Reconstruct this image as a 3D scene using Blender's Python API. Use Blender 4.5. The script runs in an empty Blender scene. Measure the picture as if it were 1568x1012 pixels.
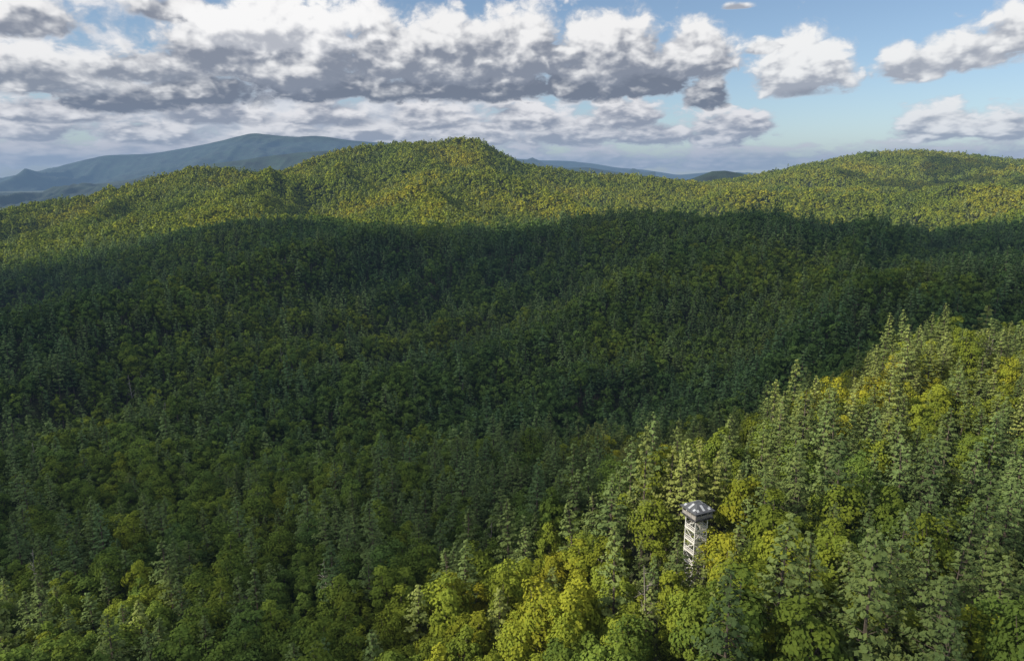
import bpy, math, random
import numpy as np
from mathutils import Vector, Matrix
random.seed(4)
rng = np.random.default_rng(11)
scene = bpy.context.scene
F = 1045.3
TH = math.radians(13.0)
CT, ST = math.cos(TH), math.sin(TH)

# ------------------------------------------------------------------ helpers
def pixel_ray(px, py):
    """camera ray through an image pixel: returns (x/y, z/y)"""
    a = (px - 784) / F
    u = (506 - py) / F
    y = CT + ST * u
    z = -ST + CT * u
    return a / y, z / y

def vnoise(x, y, seed=0):
    xi = np.floor(x).astype(np.int64); yi = np.floor(y).astype(np.int64)
    xf = x - xi; yf = y - yi
    def h(a, b):
        n = (a * 374761393 + b * 668265263 + seed * 974634777) & 0xffffffff
        n = ((n ^ (n >> 13)) * 1274126177) & 0xffffffff
        n = n ^ (n >> 16)
        return (n & 0xffff) / 65535.0
    u = xf * xf * xf * (xf * (xf * 6 - 15) + 10); v = yf * yf * yf * (yf * (yf * 6 - 15) + 10)
    a = h(xi, yi); b = h(xi + 1, yi); c = h(xi, yi + 1); d = h(xi + 1, yi + 1)
    return (a * (1 - u) + b * u) * (1 - v) + (c * (1 - u) + d * u) * v

def fbm(x, y, scale, octv=4, seed=0, ridged=False):
    x = np.asarray(x, float) / scale; y = np.asarray(y, float) / scale
    s = 0; a = 1; t = 0
    for o in range(octv):
        n = vnoise(x + 17.3 * o, y - 9.1 * o, seed + o)
        if ridged:
            n = 1 - np.abs(2 * n - 1)
        s = s + a * n; t += a
        a *= .5; x = x * 2.03; y = y * 2.03
    return s / t

def smooth(x):
    x = np.clip(x, 0, 1)
    return x * x * (3 - 2 * x)

def gauss(a, sig, axis):
    r = int(sig * 3) + 1
    k = np.exp(-.5 * (np.arange(-r, r + 1) / sig) ** 2); k /= k.sum()
    p = [(0, 0)] * a.ndim; p[axis] = (r, r)
    ap = np.pad(a, p, mode='edge')
    return np.apply_along_axis(lambda m: np.convolve(m, k, mode='valid'), axis, ap)

def new_mesh_obj(name, verts, faces, mats=(), mi=None, link=True, smooth_sh=False):
    me = bpy.data.meshes.new(name)
    me.from_pydata([tuple(v) for v in np.asarray(verts, float).tolist()], [],
                   faces.tolist() if isinstance(faces, np.ndarray) else faces)
    for m in mats:
        me.materials.append(m)
    if mi is not None:
        me.polygons.foreach_set('material_index', np.asarray(mi, dtype=np.int32))
    if smooth_sh:
        me.polygons.foreach_set('use_smooth', np.ones(len(me.polygons), dtype=bool))
    me.update()
    ob = bpy.data.objects.new(name, me)
    if link:
        scene.collection.objects.link(ob)
    return ob

# ------------------------------------------------------------------ terrain
COLS = {
    0:   [(1012,150),(800,260),(650,400),(550,540),(480,720),(430,950),(400,1150),(375,1300)],
    200: [(1012,145),(800,255),(650,390),(550,530),(480,700),(430,880),(385,1080),(366,1300)],
    400: [(1012,140),(800,250),(650,380),(550,520),(480,650),(420,800),(370,950),(340,1080),(340,1300)],
    600: [(1012,130),(800,235),(650,370),(570,480),(500,600),(430,780),(380,980),(348,1150),(342,1300)],
    784: [(1012,115),(900,160),(800,220),(700,300),(600,420),(520,540),(450,680),(400,830),(357,1000),('z',1300,-115)],
    900: [(1012,110),(900,146),(800,185),(720,205),('z',260,-122),(650,370),(600,422),(520,540),(450,660),(400,790),(345,960),(330,1050),('z',1300,-128)],
    1000:[(1012,105),(900,135),(850,150),(760,168),(708,193),('z',245,-125),('z',330,-140),(650,370),(600,425),(520,540),(450,650),(400,770),(348,950),(321,1080),('z',1300,-138)],
    1200:[(1012,95),(900,120),(800,145),(710,182),(650,214),(622,232),('z',290,-120),('z',380,-138),(600,410),(520,520),(450,640),(400,760),(343,950),('z',1300,-146)],
    1400:[(1012,88),(900,115),(800,145),(710,182),(620,232),(560,275),(512,325),('z',400,-112),(490,510),(430,680),(380,850),(359,1000),('z',1300,-146)],
    1568:[(1012,85),(900,112),(800,142),(710,178),(620,230),(560,276),(515,325),('z',410,-110),(480,500),(420,700),(370,900),(345,1050),(320,1250),('z',1300,-70)],
}
YG = np.geomspace(80, 1310, 420)
keys = sorted(COLS)
Zk = []; Tk = []
for px in keys:
    ys = []; zs = []; yt = []; tt = []
    for e in COLS[px]:
        if e[0] == 'z':
            ys.append(e[1]); zs.append(e[2])
        else:
            t, r = pixel_ray(px, e[0])
            ys.append(e[1]); zs.append(r * e[1]); yt.append(e[1]); tt.append(t)
    Zk.append(np.interp(YG, ys, zs)); Tk.append(np.interp(YG, yt, tt))
Zk = np.array(Zk); Tk = np.array(Tk)
TG = np.linspace(-1.5, 1.5, 401)
ZT = np.empty((len(YG), len(TG)))
for j in range(len(YG)):
    ZT[j] = np.interp(TG, Tk[:, j], Zk[:, j])
ZT = gauss(ZT, 5, 1)
ZT = gauss(ZT, 4, 0)
CREST = [(-300,335,1600),(0,325,1700),(100,305,1900),(200,283,2000),(300,258,2100),(400,262,2200),(440,257,2250),(530,226,2400),
         (600,220,2500),(680,217,2500),(712,212,2500),(730,211,2500),(755,228,2500),(800,249,2500),(900,266,2600),(960,272,2700),(1045,284,2900),
         (1070,281,3100),(1100,275,3150),(1180,267,3200),(1250,248,3300),(1330,233,3400),(1400,232,3400),(1500,237,3400),(1568,246,3300),(1800,262,3200)]
ct = []; cz = []; cy = []
for px, py, y in CREST:
    t, r = pixel_ray(px, py); ct.append(t); cz.append(r * y); cy.append(y)
CZ = gauss(np.interp(TG, ct, cz), 1.1, 0)
CY = gauss(np.interp(TG, ct, cy), 8, 0)

def bil(tab, t, y):
    j = np.interp(y, YG, np.arange(len(YG))); i = np.interp(t, TG, np.arange(len(TG)))
    j0 = np.clip(j.astype(int), 0, len(YG) - 2); i0 = np.clip(i.astype(int), 0, len(TG) - 2)
    fj = j - j0; fi = i - i0
    return (tab[j0, i0] * (1 - fj) + tab[j0 + 1, i0] * fj) * (1 - fi) + (tab[j0, i0 + 1] * (1 - fj) + tab[j0 + 1, i0 + 1] * fj) * fi

def ground(x, y):
    x = np.asarray(x, float); y = np.asarray(y, float)
    ye = np.maximum(y, 85.0)
    t = x / ye
    zn = bil(ZT, t, np.minimum(ye, 1300))
    yc = np.interp(t, TG, CY); zc = np.interp(t, TG, CZ)
    u = (ye - 1300) / (yc - 1300)
    uu = np.clip(u, 0, 1)
    z = np.where(ye > 1300, zn + (zc - zn) * uu ** 1.9, zn)
    z = z - np.where(u > 1, (ye - yc) * .32, 0)
    A = np.interp(ye, [85, 160, 400, 900, 2500], [1.0, 1.5, 8, 9, 9])
    z = z + A * 2 * (fbm(x, y, 190, 4, 3) - .5)
    env = np.clip(4 * u * (1 - u), 0, 1) ** .7 * (u > 0)
    z = z + env * 215 * (fbm(x + y * .25, y * .55, 430, 4, 9, True) - .65)
    env2 = smooth((ye - 290) / 170) * smooth((1030 - ye) / 150)
    z = z + env2 * 150 * (fbm(x - .7 * y, y * .40, 290, 3, 21, True) - .68)
    z = np.maximum(z, -330 + 30 * fbm(x, y, 900, 2, 5))
    return z - np.interp(ye, [0, 120, 180, 300, 1150, 1400, 3600], [13, 13.5, 15, 17, 17, 18, 24])

def grid_faces(nr, nc):
    j, i = np.meshgrid(np.arange(nr - 1), np.arange(nc - 1), indexing='ij')
    a = (j * nc + i).ravel()
    return np.stack([a, a + 1, a + nc + 1, a + nc], 1)

def mat_new(name):
    m = bpy.data.materials.new(name); m.use_nodes = True
    m.node_tree.nodes.clear()
    return m, m.node_tree.nodes, m.node_tree.links

def simple_mat(name, col, rough=.8, metal=0.0, nscale=3.0, var=.3, bump=.2):
    m, n, l = mat_new(name)
    out = n.new('ShaderNodeOutputMaterial'); b = n.new('ShaderNodeBsdfPrincipled')
    tc = n.new('ShaderNodeTexCoord'); no = n.new('ShaderNodeTexNoise'); no.inputs['Scale'].default_value = nscale
    no.inputs['Detail'].default_value = 6
    l.new(tc.outputs['Object'], no.inputs['Vector'])
    r = n.new('ShaderNodeValToRGB')
    r.color_ramp.elements[0].position = .3; r.color_ramp.elements[1].position = .7
    r.color_ramp.elements[0].color = [c * (1 - var) for c in col] + [1]
    r.color_ramp.elements[1].color = [min(1, c * (1 + var)) for c in col] + [1]
    l.new(no.outputs['Fac'], r.inputs[0]); l.new(r.outputs[0], b.inputs['Base Color'])
    b.inputs['Roughness'].default_value = rough; b.inputs['Metallic'].default_value = metal
    if bump:
        bp = n.new('ShaderNodeBump'); bp.inputs['Strength'].default_value = bump
        l.new(no.outputs['Fac'], bp.inputs['Height']); l.new(bp.outputs[0], b.inputs['Normal'])
    l.new(b.outputs[0], out.inputs[0])
    return m

m_floor = simple_mat('forest_floor', (.055, .065, .025), .95, 0, .15, .5, .0)
m_far = simple_mat('distant_forest', (.014, .029, .018), .95, 0, .006, .6, .0)
m_bark = simple_mat('bark', (.12, .095, .075), .9, 0, 3, .4, .0)
m_snag = simple_mat('dead_wood', (.30, .27, .24), .9, 0, 3, .3, .0)
m_rock = simple_mat('rock', (.40, .37, .31), .9, 0, 1.2, .35, .5)

yrows = np.concatenate([np.arange(-300, 80, 12.0), np.geomspace(80, 4700, 420), np.geomspace(5000, 31000, 24)])
srow = np.linspace(-1, 1, 421)
Y = np.repeat(yrows[:, None], len(srow), 1)
W = np.where(Y > 0, 300 + 1.25 * Y, 300)
X = srow[None, :] * W
Z = ground(X.ravel(), Y.ravel()).reshape(X.shape)
Z = np.where(Y > 4700, -340, Z)
V = np.stack([X.ravel(), Y.ravel(), Z.ravel()], 1)
terrain = new_mesh_obj('hilly_ground_terrain', V, grid_faces(*X.shape), [m_floor], smooth_sh=True)

# distant mountain ranges
def mountain(name, prof, depth, zfoot, seed, rid=60):
    pts = [(pixel_ray(px, py), y) for px, py, y in prof]
    ts = [p[0][0] for p in pts]; zs = [p[0][1] * p[1] for p in pts]; ys = [p[1] for p in pts]
    n = 500; tt = np.linspace(ts[0], ts[-1], n)
    yc = np.interp(tt, ts, ys); zc = gauss(np.interp(tt, ts, zs), 3, 0)
    k = np.linspace(-1, 1, 140)
    K, T = np.meshgrid(k, tt, indexing='ij')
    YC = np.repeat(yc[None], 140, 0); ZC = np.repeat(zc[None], 140, 0)
    YY = YC + K * depth; XX = T * YC + (K * depth) * T * .9
    prof_ = 1 - np.abs(K) ** .9
    ZZ = zfoot + (ZC - zfoot) * prof_
    env = np.clip(np.abs(K) * 5, 0.03, 1) * np.clip((1 - np.abs(K)) * 3, 0, 1)
    ZZ = ZZ + env * rid * 4 * (fbm(XX, YY * .4, depth * .36, 5, seed, True) - .68)
    ZZ = ZZ + rid * .12 * (fbm(XX, YY, depth * .08, 3, seed + 3) - .5)
    return new_mesh_obj(name, np.stack([XX.ravel(), YY.ravel(), ZZ.ravel()], 1), grid_faces(140, n), [m_far], smooth_sh=True)

mountain('distant_mountain', [(-500,300,16000),(-200,290,16000),(0,273,16000),(60,262,16000),(100,252,16000),(150,239,16000),(185,235,16000),(235,234,16000),(285,226,16000),(335,216,16000),(385,203,16000),
        (430,208,16000),(455,210,16000),(490,207,16000),(545,215,16000),(600,218,16000),(700,232,16000),(820,248,16000),(900,262,16000),(1000,272,16000)], 4800, -340, 31, 230)
mountain('wooded_ridge', [(-400,330,8000),(0,300,8000),(120,288,8000),(250,266,8000),(330,250,8200),(400,240,8300),(460,232,8300),(520,230,8300),(600,238,8300),(700,262,8000)], 2200, -330, 47, 90)
mountain('blue_mountain_range', [(700,254,22000),(780,242,22000),(820,245,22000),(870,246,22000),(905,250,22000),(940,256,22000),(985,260,22000),(1040,268,22000),(1090,263,22000),(1160,266,22000),(1300,262,22000),(1700,268,22000)], 4000, -340, 77, 110)
mountain('hazy_ridge', [(740,262,11000),(800,250,11000),(860,257,11000),(900,256,11000),(950,264,11000),(1000,271,11000),(1060,277,11000),(1120,272,11000),(1200,280,11000)], 1800, -340, 91, 40)
mountain('wooded_hill', [(1020,284,4400),(1060,273,4400),(1090,262,4400),(1110,261,4400),(1135,265,4400),(1180,275,4400),(1260,290,4400)], 500, -200, 53, 15)

# ------------------------------------------------------------------ foliage materials
def foliage_mat(name, stops, trans=.3):
    m, n, l = mat_new(name)
    out = n.new('ShaderNodeOutputMaterial')
    at = n.new('ShaderNodeAttribute'); at.attribute_type = 'INSTANCER'; at.attribute_name = 'tint'
    cl = n.new('ShaderNodeAttribute'); cl.attribute_type = 'GEOMETRY'; cl.attribute_name = 'clump'
    oi = n.new('ShaderNodeObjectInfo')
    ad = n.new('ShaderNodeMath'); ad.operation = 'MULTIPLY_ADD'; ad.inputs[1].default_value = .14
    l.new(cl.outputs['Fac'], ad.inputs[0]); l.new(at.outputs['Fac'], ad.inputs[2])
    sb = n.new('ShaderNodeMath'); sb.operation = 'SUBTRACT'; sb.inputs[1].default_value = .07
    l.new(ad.outputs[0], sb.inputs[0])
    r = n.new('ShaderNodeValToRGB')
    els = r.color_ramp.elements
    els[0].position = stops[0][0]; els[0].color = (*stops[0][1], 1)
    els[1].position = stops[-1][0]; els[1].color = (*stops[-1][1], 1)
    for p, c in stops[1:-1]:
        e = els.new(p); e.color = (*c, 1)
    l.new(sb.outputs[0], r.inputs[0])
    mr = n.new('ShaderNodeMath'); mr.operation = 'MULTIPLY_ADD'; mr.inputs[1].default_value = .5; mr.inputs[2].default_value = .78
    l.new(oi.outputs['Random'], mr.inputs[0])
    sc = n.new('ShaderNodeVectorMath'); sc.operation = 'SCALE'
    l.new(r.outputs[0], sc.inputs[0]); l.new(mr.outputs[0], sc.inputs['Scale'])
    d = n.new('ShaderNodeBsdfDiffuse'); t = n.new('ShaderNodeBsdfTranslucent'); mx = n.new('ShaderNodeMixShader')
    mx.inputs[0].default_value = trans
    l.new(sc.outputs[0], d.inputs[0]); l.new(sc.outputs[0], t.inputs[0])
    l.new(d.outputs[0], mx.inputs[1]); l.new(t.outputs[0], mx.inputs[2]); l.new(mx.outputs[0], out.inputs[0])
    return m

m_leaf = foliage_mat('broadleaf_foliage', [(0, (.078, .138, .042)), (.35, (.132, .192, .036)), (.65, (.230, .268, .032)), (.85, (.35, .330, .032)), (1, (.40, .33, .033))], .25)
m_pine = foliage_mat('pine_foliage', [(0, (.084, .145, .062)), (.5, (.160, .214, .070)), (1, (.33, .35, .09))], .2)

# ------------------------------------------------------------------ tree builders
def unit(n):
    v = rng.normal(size=(n, 3)); return v / np.linalg.norm(v, axis=1)[:, None]

def cards(C, N, s, asp=.72):
    n = len(C)
    R = unit(n)
    T = np.cross(N, R); T /= np.linalg.norm(T, axis=1)[:, None] + 1e-9
    B = np.cross(N, T); B /= np.linalg.norm(B, axis=1)[:, None] + 1e-9
    s = s[:, None]
    V = np.stack([C + T * s, C + B * s * asp, C - T * s * .9, C - B * s * asp], 1).reshape(-1, 3)
    return V, np.arange(4 * n).reshape(-1, 4)

def rod(p0, p1, r0, r1, k=5):
    p0 = np.array(p0, float); p1 = np.array(p1, float); d = p1 - p0; d /= np.linalg.norm(d) + 1e-9
    a = np.cross(d, [0.31, .9, .2]); a /= np.linalg.norm(a); b = np.cross(d, a)
    an = np.arange(k) * 2 * np.pi / k
    ring = np.cos(an)[:, None] * a + np.sin(an)[:, None] * b
    V = np.concatenate([p0 + ring * r0, p1 + ring * r1])
    Fq = np.array([[i, (i + 1) % k, k + (i + 1) % k, k + i] for i in range(k)])
    return V, Fq

class TB:
    def __init__(s): s.V = []; s.F = []; s.M = []; s.A = []; s.n = 0
    def add(s, V, Fq, m, a=None):
        s.V.append(V); s.F.append(Fq + s.n); s.M.append(np.full(len(Fq), m)); s.n += len(V)
        s.A.append(np.full(len(V), .5) if a is None else a)
    def obj(s, name, mats):
        ob = new_mesh_obj(name, np.concatenate(s.V), np.concatenate(s.F), mats, np.concatenate(s.M), link=False)
        at = ob.data.attributes.new('clump', 'FLOAT', 'POINT'); at.data.foreach_set('value', np.concatenate(s.A).astype(np.float32))
        return ob

def broadleaf(name, H, R, ncl, nleaf, ls, limbs=True):
    tb = TB()
    zc = H * .60; hz = H * .37
    i = np.arange(ncl) + .5
    ph = np.arccos(1 - 1.6 * i / ncl); th = i * 2.39996 + rng.normal(0, .3, ncl)
    dirs = np.stack([np.sin(ph) * np.cos(th), np.sin(ph) * np.sin(th), np.cos(ph)], 1)
    rad = rng.uniform(.45, .95, ncl)
    cc = dirs * rad[:, None] * np.array([R, R, hz]) + np.array([0, 0, zc])
    cr = R * rng.uniform(.22, .48, ncl)
    V, Fq = rod((0, 0, -1.5), (0, 0, zc * .95), H * .018 + .06, H * .009)
    tb.add(V, Fq, 0)
    if limbs:
        for c in cc[::3]:
            z0 = rng.uniform(.3, .55) * H
            V, Fq = rod((0, 0, z0), c, .12, .04, 4); tb.add(V, Fq, 0)
    w = cr ** 2; w /= w.sum()
    k = rng.choice(ncl, nleaf, p=w)
    D = unit(nleaf); D = D + dirs[k] * .6 + np.array([0, 0, .25]); D /= np.linalg.norm(D, axis=1)[:, None]
    rr = cr[k] * (rng.uniform(.55, 1.2, nleaf))
    C = cc[k] + D * rr[:, None] * np.array([1, 1, .85])
    N = D * .65 + dirs[k] * .4 + unit(nleaf) * .5; N /= np.linalg.norm(N, axis=1)[:, None]
    V, Fq = cards(C, N, ls * rng.uniform(.55, 1.3, nleaf))
    ca = rng.uniform(0, 1, ncl)
    tb.add(V, Fq, 1, np.repeat(np.clip(ca[k] + rng.normal(0, .12, nleaf), 0, 1), 4))
    return tb.obj(name, [m_bark, m_leaf])

def pine(name, H, R, step, nb, nc, ls, limbs=True):
    tb = TB()
    V, Fq = rod((0, 0, -1.5), (rng.normal(0, .2), rng.normal(0, .2), H * .98), H * .012 + .08, .04); tb.add(V, Fq, 0)
    z = H * .28; Cs = []; Ns = []; As = []; Ss = []
    a0 = 0
    while z < H * .985:
        f = (z / H - .28) / .72
        L0 = R * (1 - f ** 1.35) ** .85 * (.72 + .28 * min(1, f * 4)) + .25
        n = max(3, int(nb * (1 - .3 * f)))
        if rng.random() < .1 and f < .7:
            z += step; continue
        for b in range(n):
            a0 += 2 * np.pi / n + rng.normal(0, .3)
            L = L0 * rng.uniform(.6, 1.18)
            up = rng.uniform(.0, .28) + f * .4
            d = np.array([np.cos(a0), np.sin(a0), up]); tip = np.array([0, 0, z]) + d * L
            if limbs:
                V, Fq = rod((0, 0, z), tip, .05, .015, 3); tb.add(V, Fq, 0)
            m = max(2, int(nc * L / R))
            s = rng.uniform(.25, 1.05, m) ** .8
            side = np.array([-np.sin(a0), np.cos(a0), 0])
            P = np.array([0, 0, z]) + d * (L * s)[:, None] + side * (rng.normal(0, .17, m) * L * (1.25 - s * .6))[:, None]
            P[:, 2] += rng.uniform(-.1, .3, m)
            Cs.append(P)
            N = np.array([0, 0, .8]) + d * .7 + unit(m) * .5
            Ns.append(N / np.linalg.norm(N, axis=1)[:, None])
            As.append(np.full(m, rng.uniform(0, 1))); Ss.append(ls * rng.uniform(.7, 1.3, m))
        z += step * rng.uniform(.7, 1.3)
    m = 10
    Cs.append(np.stack([rng.normal(0, .15, m), rng.normal(0, .15, m), H - rng.uniform(0, 1.2, m)], 1)); Ns.append(unit(m)); As.append(np.full(m, .7)); Ss.append(np.full(m, ls * .7))
    V, Fq = cards(np.concatenate(Cs), np.concatenate(Ns), np.concatenate(Ss), .6)
    tb.add(V, Fq, 1, np.repeat(np.concatenate(As), 4))
    return tb.obj(name, [m_bark, m_pine])

def snag(name, H):
    tb = TB()
    V, Fq = rod((0, 0, -1), (.3, .2, H), .26, .05); tb.add(V, Fq, 0)
    for i in range(16):
        z = rng.uniform(.4, .95) * H; a = rng.uniform(0, 6.28); L = (1.15 - z / H) * rng.uniform(1.5, 3.5)
        p1 = (math.cos(a) * L, math.sin(a) * L, z + L * rng.uniform(.3, .9))
        V, Fq = rod((0, 0, z), p1, .08, .02, 4); tb.add(V, Fq, 0)
        for q in range(2):
            V, Fq = rod(np.array(p1) * .6 + np.array([0, 0, z]) * .4, np.array(p1) + rng.normal(0, .5, 3), .035, .012, 3); tb.add(V, Fq, 0)
    return tb.obj(name, [m_snag])

protos = []
def reg(o): protos.append(o); return len(protos) - 1
NB = [reg(broadleaf('p%02d_broadleaf_tree' % len(protos), h, r, c, 2500, .31)) for h, r, c in [(17, 3.5, 26), (19, 4.0, 34), (15, 3.0, 20), (18, 3.2, 24), (16, 3.8, 30)]]
NP = [reg(pine('p%02d_pine_tree' % len(protos), h, r, .9, 6, 26, .35)) for h, r in [(22, 3.4), (24, 3.7), (19, 3.0), (22, 3.9)]]
MB = [reg(broadleaf('p%02d_broadleaf_tree' % len(protos), h, r, c, 560, .62, False)) for h, r, c in [(17, 3.6, 14), (19, 4.0, 17), (15, 3.1, 12), (18, 3.3, 14)]]
MP = [reg(pine('p%02d_pine_tree' % len(protos), h, r, 1.3, 5, 11, .70, False)) for h, r in [(21, 3.3), (23, 3.6), (19, 3.0)]]
FB = [reg(broadleaf('p%02d_broadleaf_tree' % len(protos), h, r, c, 120, 1.35, False)) for h, r, c in [(16, 4.0, 9), (17, 4.3, 10), (15, 3.6, 8)]]
FP = [reg(pine('p%02d_pine_tree' % len(protos), h, r, 2.2, 4, 5, 1.3, False)) for h, r in [(17.5, 3.7), (18.5, 3.9)]]
SN = [reg(snag('p%02d_dead_tree' % len(protos), 17)), reg(snag('p%02d_dead_tree' % len(protos), 14))]
pcol = bpy.data.collections.new('tree_kinds')
for o in protos: pcol.objects.link(o)

# ------------------------------------------------------------------ tree placement
TOWER = np.array([44.5, 150.0]); ROCK = np.array([30.5, 149.0])
bands = [(60, 330, 6.1, 0), (330, 620, 6.9, 1), (620, 1150, 7.8, 1), (1150, 1800, 8.8, 2), (1800, 2600, 9.8, 2), (2600, 3600, 11.5, 2)]
PX = []; PY = []; PS = []; PL = []
for y0, y1, s, lod in bands:
    ys = np.arange(y0, y1, s * .9)
    for k, yy in enumerate(ys):
        w = .84 * yy + 45
        xs = np.arange(-w, w, s) + (k % 2) * s * .5
        PX.append(xs + rng.uniform(-.42, .42, len(xs)) * s); PY.append(yy + rng.uniform(-.42, .42, len(xs)) * s)
        PS.append(np.full(len(xs), (s / 5.8) ** .9)); PL.append(np.full(len(xs), lod))
PX = np.concatenate(PX); PY = np.concatenate(PY); PS = np.concatenate(PS); PL = np.concatenate(PL)
keep = (np.hypot(PX - TOWER[0], PY - TOWER[1]) > 4.4) & (np.hypot(PX - ROCK[0], PY - ROCK[1]) > 3.6)
PX, PY, PS, PL = PX[keep], PY[keep], PS[keep], PL[keep]
n = len(PX)
PZ = ground(PX, PY)
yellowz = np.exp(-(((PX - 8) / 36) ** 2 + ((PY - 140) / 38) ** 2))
lit_leftz = np.exp(-(((PX + 125) / 50) ** 2 + ((PY - 165) / 32) ** 2))  # sunlit patch at lower left, painted as yellower leaf tint
grove = np.exp(-(((PX - 36) / 14) ** 2 + ((PY - 168) / 14) ** 2))
pn = fbm(PX, PY, 90, 3, 60)
pfrac = .36 + (pn - .5) * 1.0
pfrac = pfrac + .30 * (smooth((PX - 45) / 40) * (PY < 330)) - .45 * yellowz * (PX < 24) + .5 * grove
pfrac = np.where(PY > 1150, .5 * pfrac - .03, pfrac)
isp = rng.random(n) < np.clip(pfrac, .04, .85)
r = rng.random(n)
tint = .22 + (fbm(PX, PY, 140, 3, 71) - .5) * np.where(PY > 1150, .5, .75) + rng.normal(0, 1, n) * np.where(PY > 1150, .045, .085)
tint = np.clip(tint + .38 * yellowz + .45 * lit_leftz + .26 * ((PX > 40) & (PY < 350)) + .42 * smooth((PY - 1050) / 200), 0, .92)  # left patch and far slopes: sunlit brightness put into the leaf tint
isn = (rng.random(n) < .006) & (PY < 1100)
idx = np.zeros(n, np.int32)
for lod, B, P in [(0, NB, NP), (1, MB, MP), (2, FB, FP)]:
    mk = PL == lod
    idx[mk & ~isp] = np.array(B)[(r[mk & ~isp] * len(B)).astype(int)]
    idx[mk & isp] = np.array(P)[(r[mk & isp] * len(P)).astype(int)]
idx[isn] = np.array(SN)[(r[isn] * 2).astype(int)]
sd_ = np.where(PY > 1150, .12, .21)
sc = PS * np.clip(1 + rng.normal(0, 1, n) * sd_, .55, 1.55)
sc = np.where(isp & (grove > .3), sc * 1.12, sc)
PH = np.array([19.5] * len(protos))
inc = (np.abs(PX - PY * .297) < 4.6) & (PY > 122) & (PY < 149)
hlim = (-.597 * PY) - PZ          # young, low trees just below the tower
sc = np.where(inc, np.minimum(sc, np.clip(hlim / 20.5, .3, 2)), sc)
# strip on the sunny side: trees cut low to keep sun on the tower
dxs = PX - TOWER[0]; dys = PY - TOWER[1]
al_ = -(dxs * .93 + dys * .367); ac_ = dxs * .367 - dys * .93
strip = (al_ > 0) & (al_ < 22) & (np.abs(ac_) < 3.6)
sc = np.where(strip, np.minimum(sc, np.clip((-87.0 + .6 * al_ - PZ) / 21.0, .3, 2)), sc)
inr = (np.abs(PX - PY * .203) < 3) & (PY > 126) & (PY < 146)
sc = np.where(inr, np.minimum(sc, np.clip((-.64 * PY - PZ) / 19.5, .3, 2)), sc)
scl = np.stack([sc * rng.uniform(.88, 1.12, n), sc * rng.uniform(.88, 1.12, n), sc * rng.uniform(.85, 1.12, n)], 1)
sm_ = inc | strip
scl[sm_, :2] = np.maximum(scl[sm_, :2], .75)
scl[sm_, 2] = sc[sm_]
rot = np.stack([rng.normal(0, .03, n), rng.normal(0, .03, n), rng.uniform(0, 6.283, n)], 1)

solo = (np.hypot(PX - 40, PY - 162) < 24) & ~isn
for i in np.nonzero(solo)[0]:
    o = bpy.data.objects.new('pine_tree' if isp[i] else 'broadleaf_tree', protos[idx[i]].data)
    o.location = (PX[i], PY[i], PZ[i]); o.rotation_euler = rot[i]; o.scale = scl[i]
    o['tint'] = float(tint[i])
    scene.collection.objects.link(o)
m_ = ~solo
fm = bpy.data.meshes.new('forest'); k = int(m_.sum())
fm.vertices.add(k); fm.vertices.foreach_set('co', np.stack([PX, PY, PZ], 1)[m_].astype(np.float32).ravel())
def addattr(nm, ty, key, arr):
    a = fm.attributes.new(nm, ty, 'POINT'); a.data.foreach_set(key, arr)
addattr('idx', 'INT', 'value', idx[m_].astype(np.int32))
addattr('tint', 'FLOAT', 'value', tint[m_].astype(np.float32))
addattr('rot', 'FLOAT_VECTOR', 'vector', rot[m_].astype(np.float32).ravel())
addattr('scl', 'FLOAT_VECTOR', 'vector', scl[m_].astype(np.float32).ravel())
forest = bpy.data.objects.new('forest', fm); scene.collection.objects.link(forest)
ng = bpy.data.node_groups.new('scatter_trees', 'GeometryNodeTree')
ng.interface.new_socket('Geometry', in_out='INPUT', socket_type='NodeSocketGeometry')
ng.interface.new_socket('Geometry', in_out='OUTPUT', socket_type='NodeSocketGeometry')
gi = ng.nodes.new('NodeGroupInput'); go = ng.nodes.new('NodeGroupOutput')
iop = ng.nodes.new('GeometryNodeInstanceOnPoints'); ci = ng.nodes.new('GeometryNodeCollectionInfo')
ci.inputs['Collection'].default_value = pcol; ci.inputs['Separate Children'].default_value = True; ci.inputs['Reset Children'].default_value = True
iop.inputs['Pick Instance'].default_value = True
def na(nm, ty):
    q = ng.nodes.new('GeometryNodeInputNamedAttribute'); q.data_type = ty; q.inputs['Name'].default_value = nm
    return q.outputs['Attribute']
ng.links.new(gi.outputs[0], iop.inputs['Points']); ng.links.new(ci.outputs[0], iop.inputs['Instance'])
ng.links.new(na('idx', 'INT'), iop.inputs['Instance Index']); ng.links.new(na('rot', 'FLOAT_VECTOR'), iop.inputs['Rotation'])
ng.links.new(na('scl', 'FLOAT_VECTOR'), iop.inputs['Scale']); ng.links.new(iop.outputs[0], go.inputs[0])
md = forest.modifiers.new('scatter', 'NODES'); md.node_group = ng
print('TREES', n, 'solo', int(solo.sum()))

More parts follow.
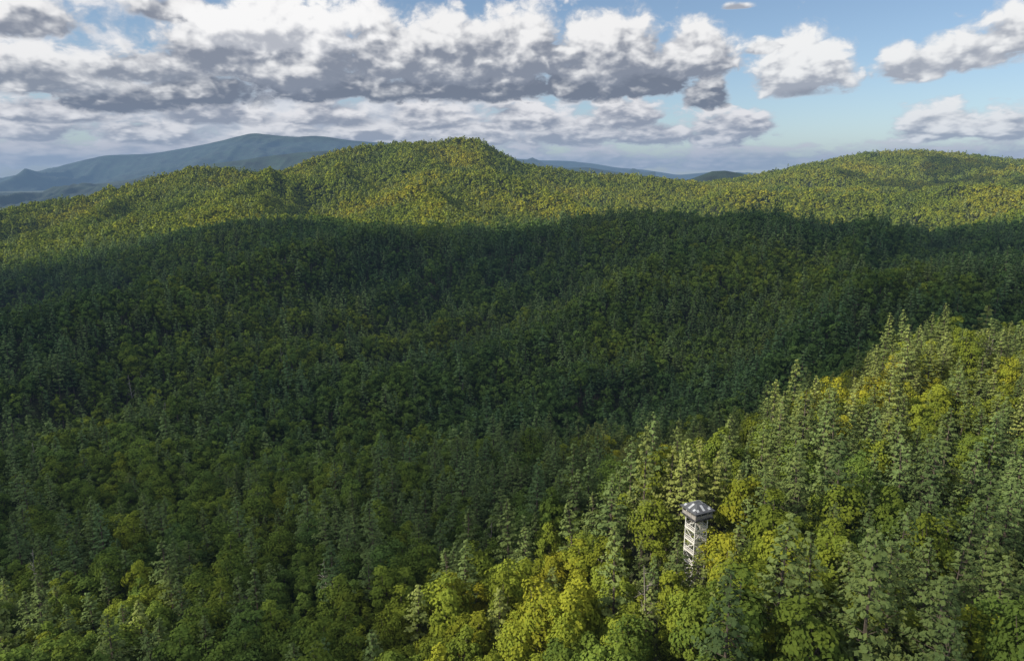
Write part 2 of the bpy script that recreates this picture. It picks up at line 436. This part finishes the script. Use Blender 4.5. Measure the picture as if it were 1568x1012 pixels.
# ------------------------------------------------------------------ observation tower
m_white = simple_mat('white_painted_timber', (.74, .73, .71), .6, 0, 2, .10, 0)
m_grey = simple_mat('weathered_timber', (.32, .30, .29), .85, 0, 2, .25, 0)
m_dark = simple_mat('dark_cabin_boards', (.05, .05, .055), .6, 0, 2, .3, 0)
m_roof = simple_mat('metal_roof', (.10, .105, .12), .5, .2, 1, .3, 0)
m_panel = simple_mat('pale_roof_panel', (.50, .52, .56), .4, .1, 1, .2, 0)
tz = float(ground(TOWER[0], TOWER[1])); HT = -76.9 - tz
tower = bpy.data.objects.new('observation_tower', None); scene.collection.objects.link(tower)
tower.location = (TOWER[0], TOWER[1], tz); tower.rotation_euler = (0, 0, math.radians(24)); tower.scale = (.82, .82, 1)
class BB:
    def __init__(s): s.V = []; s.F = []
    def beam(s, p0, p1, w, h=None):
        h = h or w; p0 = Vector(p0); p1 = Vector(p1); d = (p1 - p0).normalized()
        up = Vector((0, 0, 1)) if abs(d.z) < .95 else Vector((1, 0, 0))
        a = d.cross(up).normalized(); b = a.cross(d)
        k = len(s.V)
        for p in (p0, p1):
            for i, j in ((-1, -1), (1, -1), (1, 1), (-1, 1)):
                s.V.append(tuple(p + a * (i * w / 2) + b * (j * h / 2)))
        s.F += [(k, k+1, k+2, k+3), (k+7, k+6, k+5, k+4), (k, k+4, k+5, k+1), (k+1, k+5, k+6, k+2), (k+2, k+6, k+7, k+3), (k+3, k+7, k+4, k)]
    def obj(s, nm, mat):
        o = new_mesh_obj(nm, s.V, s.F, [mat]); o.parent = tower; return o
hw = 2.15; deck = HT - 3.6; nl = 7; lh = deck / nl
legs = BB(); brc = BB(); st = BB(); fl = BB()
for sx in (-1, 1):
    for sy in (-1, 1):
        legs.beam((sx * hw, sy * hw, -1), (sx * hw, sy * hw, HT - 1.5), .26)
for l_ in range(nl + 1):
    z = l_ * lh
    if l_:
        for sx in (-1, 1):
            st.beam((-hw - .2, sx * (hw + .15), z), (hw + .2, sx * (hw + .15), z), .10, .40)
            st.beam((sx * (hw + .17), -hw, z + .002), (sx * (hw + .17), hw, z + .002), .10, .40)
            for hh in (.55, 1.05):
                st.beam((-hw, sx * (hw + .12), z + hh), (hw, sx * (hw + .12), z + hh), .07, .14)
                st.beam((sx * (hw + .14), -hw, z + hh), (sx * (hw + .14), hw, z + hh), .07, .14)
            fl.beam((sx * 1.6, -hw, z + .12), (sx * 1.6, hw, z + .12), 1.0, .08)
    if l_ < nl:
        sgn = 1 if l_ % 2 else -1
        for yy in (-1.5, -.5):
            st.beam((-1.6 * sgn, yy, z), (1.6 * sgn, yy, z + lh), .08, .36)
        for yy in (.5, 1.5):
            st.beam((1.6 * sgn, yy, z), (-1.6 * sgn, yy, z + lh), .08, .36)
        for q in range(10):
            f = (q + .5) / 10
            fl.beam((-1.6 * sgn + 3.2 * sgn * f, -1.45, z + lh * f), (-1.6 * sgn + 3.2 * sgn * f, -.55, z + lh * f), .3, .05)
        for sx in (-1, 1):
            brc.beam((-hw * sgn, sx * (hw + .02), z + .2), (hw * sgn, sx * (hw + .02), z + lh - .2), .1, .16)
            brc.beam((sx * (hw + .02), -hw * sgn, z + .2), (sx * (hw + .02), hw * sgn, z + lh - .2), .1, .16)
legs.obj('legs', m_white); brc.obj('braces', m_white); st.obj('stair_stringers_and_railings', m_white); fl.obj('treads_and_landings', m_grey)
cb = BB(); cw = 2.9
cb.beam((0, 0, deck + .2), (0, 0, deck + .5), 6.6, 6.6)
cb.beam((0, 0, deck + .5), (0, 0, deck + 2.3), 3.9, 3.9)
cb.obj('cabin', m_dark)
cp = BB()
for s_ in (-1, 1):
    cp.beam((-cw, s_ * cw, deck + .95), (cw, s_ * cw, deck + .95), .12, .8)
    cp.beam((s_ * cw, -cw, deck + .95), (s_ * cw, cw, deck + .95), .12, .8)
for a_ in (-cw, -cw / 3, cw / 3, cw):
    for s_ in (-1, 1):
        cp.beam((a_, s_ * (cw + .1), deck + .5), (a_, s_ * (cw + .1), HT - 1.25), .16)
        cp.beam((s_ * (cw + .1), a_, deck + .5), (s_ * (cw + .1), a_, HT - 1.25), .16)
cp.obj('gallery_posts_and_parapet', m_grey)
rw = 3.6; ze = HT - 1.25
rv = [(-rw, -rw, ze), (rw, -rw, ze), (rw, rw, ze), (-rw, rw, ze), (-.9, -.9, HT), (.9, -.9, HT), (.9, .9, HT), (-.9, .9, HT),
      (-rw, -rw, ze - .18), (rw, -rw, ze - .18), (rw, rw, ze - .18), (-rw, rw, ze - .18)]
rf = [(0, 1, 5, 4), (1, 2, 6, 5), (2, 3, 7, 6), (3, 0, 4, 7), (4, 5, 6, 7), (8, 9, 1, 0), (9, 10, 2, 1), (10, 11, 3, 2), (11, 8, 0, 3), (11, 10, 9, 8)]
o = new_mesh_obj('roof', rv, rf, [m_roof]); o.parent = tower
pn_ = BB()
for q, (c0, s0) in enumerate([(1, 0), (0, 1), (-1, 0), (0, -1)]):
    def RR(a, b, z): return (a * c0 - b * s0, a * s0 + b * c0, z)
    for a in (-2.1, -.1, 1.9):
        lo = -3.1; hi = -1.3 if abs(a) < 1 else -2.4
        zlo = ze + (HT - ze) * (rw + lo) / (rw - .9) + .07; zhi = ze + (HT - ze) * (rw + hi) / (rw - .9) + .07
        pn_.beam(RR(a, lo, zlo), RR(a, hi, zhi), .75, .05)
pn_.obj('roof_panels', m_panel)

# rock outcrop
import bmesh
bm = bmesh.new()
for i in range(16):
    a = random.uniform(0, 6.28); rr = random.uniform(0, 3.6)
    c = Vector((ROCK[0] + math.cos(a) * rr, ROCK[1] + math.sin(a) * rr * .8, 0)); c.z = float(ground(c.x, c.y)) + random.uniform(.3, 2.2)
    s = random.uniform(.8, 1.9)
    res = bmesh.ops.create_icosphere(bm, subdivisions=3, radius=s)
    for v in res['verts']:
        d = v.co.normalized()
        q = float(fbm(np.array([d.x * 2 + i * 7 + d.z]), np.array([d.y * 2 - d.z * 1.7]), .9, 3, i)[0])
        v.co = Vector((v.co.x * 1.3, v.co.y, v.co.z * .9)) * (.6 + .8 * q) + c
me = bpy.data.meshes.new('rock_outcrop'); bm.to_mesh(me); bm.free(); me.materials.append(m_rock)
scene.collection.objects.link(bpy.data.objects.new('rock_outcrop', me))

# ------------------------------------------------------------------ sun, and out-of-view clouds shaped to cast the shade wanted on the land
S = Vector((-.76, -.30, .56)).normalized()
sun = bpy.data.lights.new('sun', 'SUN'); sun.energy = 5.0; sun.angle = math.radians(.53); sun.color = (1, .91, .72)
so = bpy.data.objects.new('sun', sun); scene.collection.objects.link(so)
so.rotation_euler = S.to_track_quat('Z', 'Y').to_euler()

def cloud_mat(name, tmin, tmax):
    m, n, l = mat_new(name)
    out = n.new('ShaderNodeOutputMaterial'); d = n.new('ShaderNodeBsdfDiffuse'); t = n.new('ShaderNodeBsdfTranslucent'); tr = n.new('ShaderNodeBsdfTransparent')
    d.inputs[0].default_value = (.85, .86, .88, 1); t.inputs[0].default_value = (.72, .76, .82, 1)
    tc = n.new('ShaderNodeTexCoord'); no = n.new('ShaderNodeTexNoise'); no.inputs['Scale'].default_value = .0055; no.inputs['Detail'].default_value = 3
    l.new(tc.outputs['Object'], no.inputs['Vector'])
    mr = n.new('ShaderNodeMapRange'); mr.interpolation_type = 'SMOOTHSTEP'
    for i, v in zip((1, 2, 3, 4), (.38, .62, tmin, tmax)): mr.inputs[i].default_value = v
    l.new(no.outputs['Fac'], mr.inputs[0])
    a = n.new('ShaderNodeMixShader'); a.inputs[0].default_value = .5; b = n.new('ShaderNodeMixShader')
    l.new(mr.outputs[0], b.inputs[0])
    l.new(d.outputs[0], a.inputs[1]); l.new(t.outputs[0], a.inputs[2]); l.new(a.outputs[0], b.inputs[1]); l.new(tr.outputs[0], b.inputs[2])
    l.new(b.outputs[0], out.inputs[0])
    return m
m_cloud = cloud_mat('cloud_vapour', .30, .52); m_thin = cloud_mat('thin_cloud_vapour', .70, .78)  # share of sun let through, tuned to lighten the cast shade

def poly_sd(x, y, poly):
    d = np.full(x.shape, 1e9); inside = np.zeros(x.shape, bool)
    for i in range(len(poly)):
        x0, y0 = poly[i]; x1, y1 = poly[(i + 1) % len(poly)]
        ex, ey = x1 - x0, y1 - y0
        h = np.clip(((x - x0) * ex + (y - y0) * ey) / (ex * ex + ey * ey), 0, 1)
        d = np.minimum(d, np.hypot(x - x0 - ex * h, y - y0 - ey * h))
        c = (y0 > y) != (y1 > y)
        xi = x0 + (y - y0) * ex / (ey if ey != 0 else 1e-9)
        inside ^= c & (x < xi)
    return np.where(inside, -d, d)

HC = 850.0
def shadow_cloud(name, sdf, bounds, cell, mat, thick=70):  # mesh cut to the wanted shadow outline, projected up along the sun
    gx0, gx1, gy0, gy1 = bounds
    off = np.array([S.x, S.y]) / S.z * (HC + 95)
    xs = np.arange(gx0, gx1, cell) + off[0]; ys = np.arange(gy0, gy1, cell) + off[1]
    XX, YY = np.meshgrid(xs, ys)
    gz = np.full(XX.shape, -95.0)
    for _ in range(5):
        GX = XX - (HC - gz) / S.z * S.x; GY = YY - (HC - gz) / S.z * S.y
        gz = .5 * gz + .5 * (ground(GX, GY) + 15)
    sd = sdf(GX, GY)
    nr, nc = XX.shape
    fq = grid_faces(nr, nc)
    ok = (sd.ravel()[fq] > 0).sum(1) >= 3
    fq = fq[ok]
    used = np.unique(fq); mp = -np.ones(nr * nc, int); mp[used] = np.arange(len(used))
    th = np.clip(sd, 0, thick / .35) * .35 * (.4 + 1.2 * fbm(XX, YY, cell * 12, 4, 90))
    bot = np.stack([XX.ravel(), YY.ravel(), HC - .12 * th.ravel()], 1)[used]
    top = np.stack([XX.ravel(), YY.ravel(), HC + 1 + th.ravel()], 1)[used]
    fb = mp[fq][:, ::-1]; ft = mp[fq] + len(used)
    return new_mesh_obj(name, np.concatenate([bot, top]), np.concatenate([fb, ft]), [mat], smooth_sh=True)

LIT = [(520, 380), (254, 336), (202, 338), (156, 292), (117, 248), (77, 224), (44, 203), (27, 200), (13, 190), (-16, 180), (-24, 152), (-24, 120), (-24, 40), (520, 40)]
FART = [-1.3, -.72, -.55, -.40, -.30, -.24, -.08, 0, .05, .12, .2, .3, .4, .5, .62, .75, 1.3]
FARY = [1000, 1010, 1060, 1110, 1120, 1080, 1120, 1010, 1010, 1080, 1140, 1130, 1080, 1040, 1060, 1060, 1060]
def sd_main(x, y):
    w = (fbm(x, y, 60, 4, 40) - .5)
    ye = np.maximum(y, 90)
    far = np.interp(x / ye, FART, FARY) + w * 90
    d1 = far - y
    d2 = poly_sd(x, y, LIT) + w * 22
    d3 = np.hypot((x + 125) / 1.4, y - 158) - 34 + w * 44
    d4 = np.hypot(x + 52, (y - 172)) - 10 + w * 16
    return np.minimum(np.minimum(d1, d2), np.minimum(d3, d4))
shadow_cloud('shadow_cloud', sd_main, (-1350, 1700, -250, 1300), 8, m_cloud)
THIN = [(50, 128), (62, 150), (90, 160), (118, 142), (160, 122), (200, 60), (20, 40), (36, 110)]
shadow_cloud('thin_shadow_cloud', lambda x, y: -poly_sd(x, y, THIN) + (fbm(x, y, 25, 3, 44) - .5) * 22, (-20, 240, 10, 200), 5, m_thin, 20)
def ell(cx, cy, rx, ry, seed):
    return lambda x, y: (1 - np.hypot((x - cx) / rx, (y - cy) / ry) + (fbm(x, y, 150, 4, seed) - .5) * .9) * min(rx, ry)
for (cx, cy, rx, ry) in [(1560, 2650, 280, 170), (2080, 3050, 340, 240), (1900, 2250, 420, 280)]:
    shadow_cloud('shadow_cloud', ell(cx, cy, rx, ry, int(cx)), (cx - 2 * rx, cx + 2 * rx, cy - 2.2 * ry, cy + 2.2 * ry), 22, m_cloud)

# ------------------------------------------------------------------ haze box: blue emission stands in for light scattered by the air
mh, n, l = mat_new('haze_glow')
out = n.new('ShaderNodeOutputMaterial'); ab = n.new('ShaderNodeVolumeAbsorption'); em = n.new('ShaderNodeEmission'); ads = n.new('ShaderNodeAddShader')
SG = 4.0e-5
ab.inputs['Color'].default_value = (0, 0, 0, 1); ab.inputs['Density'].default_value = SG
em.inputs[0].default_value = (.19, .31, .49, 1); em.inputs[1].default_value = SG
l.new(ab.outputs[0], ads.inputs[0]); l.new(em.outputs[0], ads.inputs[1]); l.new(ads.outputs[0], out.inputs['Volume'])
hx, hy0, hy1, hz0, hz1 = 33000, -6000, 33000, -900, 600
hv = [(-hx, hy0, hz0), (hx, hy0, hz0), (hx, hy1, hz0), (-hx, hy1, hz0), (-hx, hy0, hz1), (hx, hy0, hz1), (hx, hy1, hz1), (-hx, hy1, hz1)]
new_mesh_obj('haze', hv, [(3, 2, 1, 0), (4, 5, 6, 7), (0, 1, 5, 4), (1, 2, 6, 5), (2, 3, 7, 6), (3, 0, 4, 7)], [mh])

# ------------------------------------------------------------------ node helpers
CUR = [None]
def M(op, a, b=None, c=None, clamp=False):
    tr = CUR[0]
    q = tr.nodes.new('ShaderNodeMath'); q.operation = op; q.use_clamp = clamp
    for i, v in enumerate((a, b, c)):
        if v is None: continue
        if isinstance(v, (int, float)): q.inputs[i].default_value = v
        else: tr.links.new(v, q.inputs[i])
    return q.outputs[0]
def VM(op, a, b=None, c=None):
    tr = CUR[0]
    q = tr.nodes.new('ShaderNodeVectorMath'); q.operation = op
    for i, v in enumerate((a, b, c)):
        if v is None: continue
        if isinstance(v, tuple): q.inputs[i].default_value = v
        else: tr.links.new(v, q.inputs[i])
    return q.outputs[0]
def COMB(x, y, z=0.0):
    q = CUR[0].nodes.new('ShaderNodeCombineXYZ')
    for i, v in enumerate((x, y, z)):
        if isinstance(v, (int, float)): q.inputs[i].default_value = v
        else: CUR[0].links.new(v, q.inputs[i])
    return q.outputs[0]
def SEP(v):
    q = CUR[0].nodes.new('ShaderNodeSeparateXYZ'); CUR[0].links.new(v, q.inputs[0]); return q.outputs
def SM(v, a, b, lo=0.0, hi=1.0, kind='SMOOTHSTEP'):
    q = CUR[0].nodes.new('ShaderNodeMapRange'); q.interpolation_type = kind
    CUR[0].links.new(v, q.inputs[0])
    for i, x in zip((1, 2, 3, 4), (a, b, lo, hi)): q.inputs[i].default_value = x
    return q.outputs[0]
def MIX(f, a, b):
    q = CUR[0].nodes.new('ShaderNodeMix'); q.data_type = 'RGBA'
    ins = [s for s in q.inputs if s.enabled]
    for s, v in zip(ins, (f, a, b)):
        if isinstance(v, tuple): s.default_value = (*v, 1) if len(v) == 3 else v
        elif isinstance(v, (int, float)): s.default_value = v
        else: CUR[0].links.new(v, s)
    return [s for s in q.outputs if s.enabled][0]

# ------------------------------------------------------------------ distant cumulus on a glowing sky dome, light and shade painted in
R0 = 31500.0
naz, nel = 90, 30
A_, E_ = np.meshgrid(np.radians(np.linspace(-80, 80, naz)), np.radians(np.linspace(-3, 24, nel)))
DV = np.stack([np.sin(A_) * np.cos(E_), np.cos(A_) * np.cos(E_), np.sin(E_)], -1).reshape(-1, 3) * R0
ms, n, l = mat_new('painted_cumulus_sky')
CUR[0] = ms.node_tree
new_mesh_obj('sky', DV, grid_faces(nel, naz), [ms], smooth_sh=True)
ms.cycles.emission_sampling = 'NONE'
tc = n.new('ShaderNodeTexCoord')
D = SEP(tc.outputs['Object'])
az = M('ARCTAN2', D[0], D[1])
hyp = M('SQRT', M('ADD', M('MULTIPLY', D[0], D[0]), M('MULTIPLY', D[1], D[1])))
el = M('DIVIDE', D[2], M('MAXIMUM', hyp, .001))
elc = M('MAXIMUM', el, -.05)
AE = COMB(az, el)
def noise_group(name, det, vdet):
    g = bpy.data.node_groups.new(name, 'ShaderNodeTree')
    g.interface.new_socket('V', in_out='INPUT', socket_type='NodeSocketVector')
    g.interface.new_socket('N', in_out='OUTPUT', socket_type='NodeSocketFloat')
    CUR[0] = g
    a = g.nodes.new('NodeGroupInput'); b = g.nodes.new('NodeGroupOutput')
    n1 = g.nodes.new('ShaderNodeTexNoise'); n1.noise_dimensions = '2D'; n1.inputs['Scale'].default_value = 2.4; n1.inputs['Detail'].default_value = det; n1.inputs['Roughness'].default_value = .56
    vo = g.nodes.new('ShaderNodeTexVoronoi'); vo.voronoi_dimensions = '2D'; vo.feature = 'SMOOTH_F1'; vo.inputs['Scale'].default_value = 5.2; vo.inputs['Detail'].default_value = vdet
    vo.inputs['Roughness'].default_value = .55; vo.inputs['Smoothness'].default_value = .8
    n2 = g.nodes.new('ShaderNodeTexNoise'); n2.noise_dimensions = '2D'; n2.inputs['Scale'].default_value = 5; n2.inputs['Detail'].default_value = min(det, 5)
    wv = VM('MULTIPLY_ADD', n2.outputs['Color'], (.2, .2, 0), a.outputs[0])
    g.links.new(a.outputs[0], n2.inputs['Vector']); g.links.new(a.outputs[0], n1.inputs['Vector']); g.links.new(wv, vo.inputs['Vector'])
    s1 = M('MULTIPLY_ADD', n1.outputs[0], 2.8, -1.4)
    s2 = M('MULTIPLY_ADD', vo.outputs['Distance'], -.8, .42)
    g.links.new(M('ADD', s1, s2), b.inputs[0])
    CUR[0] = ms.node_tree
    return g
g_hi = noise_group('cumulus_edge_noise', 9, 3.0)
g_lo = noise_group('cumulus_form_noise', 4.0, 1.5)
q = COMB(M('MULTIPLY', az, 5.0), M('MULTIPLY', M('LOGARITHM', M('ADD', elc, .1), math.e), 1.9), 3.7)
def NG(v, g):
    x = n.new('ShaderNodeGroup'); x.node_tree = g; l.new(v, x.inputs[0]); return x.outputs[0]
N0 = NG(q, g_hi)
L0 = NG(q, g_lo)
L1 = NG(VM('ADD', q, (-.08, .14, 0)), g_lo)
L2 = NG(VM('ADD', q, (-.03, .05, 0)), g_lo)
shade = M('ADD', M('ADD', M('MULTIPLY', M('SUBTRACT', L0, L1), .5), M('MULTIPLY', M('SUBTRACT', L0, L2), .4)), M('ADD', M('MULTIPLY', L0, .10), M('MULTIPLY', N0, .12)))  # lit and shaded sides of the puffs, painted into the cloud colour
col = (.62, .64, .69)
ALP = 0.0
def blob(cx, base, hw_, h, top=(.98, .96, .94), bot=(.25, .265, .31), amp=.5, alpha=1.0, soft=.42, kd=2.6, e0=-.35, e1=.85, off=1.16):
    global col, ALP
    def ang(px, py):
        t, r = pixel_ray(px, py); return math.atan(t), r / math.sqrt(1 + t * t)
    a0, v0 = ang(cx, base); al, _ = ang(cx - hw_, base); ar, _ = ang(cx + hw_, base); _, v1 = ang(cx, base - h)
    wa = (ar - al) / 2; hv_ = v1 - v0
    p = VM('MULTIPLY_ADD', AE, (1 / wa, 1 / hv_, 0), (-a0 / wa, -v0 / hv_, 0))
    dx, dy, _ = SEP(p)
    dd = M('MAXIMUM', dy, M('MULTIPLY', dy, -kd))
    r2 = M('SQRT', M('MULTIPLY_ADD', dx, dx, M('MULTIPLY', dd, dd)))
    f = M('SUBTRACT', M('MULTIPLY_ADD', N0, amp, off), r2)
    al_ = SM(f, 0, soft, 0, alpha)
    tt = SM(M('ADD', dy, shade), e0, e1)
    cc = MIX(tt, bot, top)
    col = MIX(al_, col, cc)
    ALP = M('SUBTRACT', 1.0, M('MULTIPLY', M('SUBTRACT', 1.0, ALP), M('SUBTRACT', 1.0, al_)))
PK = (.76, .72, .73); PB = (.42, .43, .49)
blob(480, 225, 800, 330, top=(.86, .86, .88), bot=(.44, .46, .53), amp=.5, alpha=.95, soft=.45, e0=-.7, e1=.6, off=1.0)
for bl in [(100,240,280,40),(380,236,240,40),(640,236,220,30),(900,252,230,34),(1130,252,220,38),(1400,252,240,50),(1560,250,190,54)]:
    blob(*bl, top=PK, bot=PB, alpha=.88, soft=.6, e0=-.5)
WH = (.93, .90, .89)
for bl in [(50,204,120,36),(230,209,100,36),(420,212,90,34),(560,210,90,36),(720,215,80,34),(870,211,75,40),(1010,211,85,42),(1110,206,80,46)]:
    blob(*bl, top=WH, bot=(.35, .365, .42), e0=-.35, e1=.7)
for bl in [(80,176,120,40),(330,180,100,40),(520,182,80,40),(660,186,75,38),(800,186,70,40),(960,184,80,44),(1148,192,45,28)]:
    blob(*bl, top=(.95, .92, .91), bot=(.31, .325, .38), e0=-.35, e1=.7)
DK = (.175, .19, .235)
for bl in [(170,158,120,46),(330,144,130,58),(520,138,150,62),(700,136,160,62),(880,134,150,62),(1000,130,85,62),(1082,150,44,44)]:
    blob(*bl, bot=DK, e0=-.1, e1=1.05)
for bl in [(50,126,140,66),(215,112,100,46)]:
    blob(*bl, bot=(.27, .29, .34), e1=.7)
for bl in [(20,34,130,60),(275,24,85,44),(330,94,130,84),(450,100,160,115),(590,100,110,95),(700,100,120,95),(800,98,110,98),(930,96,125,96),(1060,96,78,84)]:
    blob(*bl, bot=(.25, .268, .32), e0=-.35, e1=.75)
blob(430, 54, 160, 100, bot=(.50, .51, .55), top=(1.04, 1.02, 1.0), e0=-.6, e1=.35)
for bl in [(1180,76,50,24),(1228,124,92,98),(1390,112,68,48),(1480,90,95,66),(1560,64,85,74),(1430,202,100,50),(1545,200,85,48),(1130,12,36,12)]:
    blob(*bl, bot=(.40, .42, .47), e0=-.4, e1=.5, top=(.98, .97, .95), off=1.12)
blob(1245, 143, 65, 14, top=(.40, .42, .48), bot=(.25, .27, .32), alpha=.75, soft=.7, kd=1.5)
emi = n.new('ShaderNodeEmission'); trn = n.new('ShaderNodeBsdfTransparent'); mxs = n.new('ShaderNodeMixShader'); oo = n.new('ShaderNodeOutputMaterial')
l.new(col, emi.inputs[0]); emi.inputs[1].default_value = 1.0
l.new(ALP, mxs.inputs[0]); l.new(trn.outputs[0], mxs.inputs[1]); l.new(emi.outputs[0], mxs.inputs[2]); l.new(mxs.outputs[0], oo.inputs[0])

# ------------------------------------------------------------------ world: Nishita sky with broken bright clouds added overhead for ambient light
w = bpy.data.worlds.new('World'); scene.world = w; w.use_nodes = True
try: w.cycles.sampling_method = 'NONE'
except Exception as ex: print('ws', ex)
nt = w.node_tree; nt.nodes.clear(); n = nt.nodes; l = nt.links
CUR[0] = nt
sky = n.new('ShaderNodeTexSky'); sky.sky_type = 'NISHITA'; sky.sun_disc = False
sky.sun_elevation = math.asin(S.z); sky.sun_rotation = math.atan2(S.x, S.y)
sky.altitude = 800; sky.dust_density = .6; sky.ozone_density = 1.6
tc = n.new('ShaderNodeTexCoord'); D = SEP(tc.outputs['Generated'])
dz = M('ADD', M('MAXIMUM', D[2], 0.0), .15)
pq = COMB(M('DIVIDE', D[0], dz), M('DIVIDE', D[1], dz))
nn = n.new('ShaderNodeTexNoise'); nn.noise_dimensions = '2D'; nn.inputs['Scale'].default_value = .9; nn.inputs['Detail'].default_value = 5; l.new(pq, nn.inputs['Vector'])
msk = M('MULTIPLY', SM(nn.outputs[0], .42, .56), SM(D[2], .27, .40))
col2 = MIX(msk, sky.outputs[0], MIX(SM(nn.outputs[0], .5, .75), (8.5, 8.5, 8.6), (4.5, 4.7, 5.2)))
bg = n.new('ShaderNodeBackground'); bg.inputs['Strength'].default_value = .12
ow = n.new('ShaderNodeOutputWorld'); l.new(col2, bg.inputs[0]); l.new(bg.outputs[0], ow.inputs[0])

# ------------------------------------------------------------------ camera
cd = bpy.data.cameras.new('camera'); cd.sensor_width = 36; cd.lens = 24; cd.clip_start = 1; cd.clip_end = 200000
co = bpy.data.objects.new('camera', cd); scene.collection.objects.link(co)
co.location = (0, 0, 0); co.rotation_euler = (math.pi / 2 - TH, 0, 0)
scene.camera = co
scene.view_settings.view_transform = 'Standard'; scene.view_settings.look = 'None'; scene.view_settings.exposure = 0
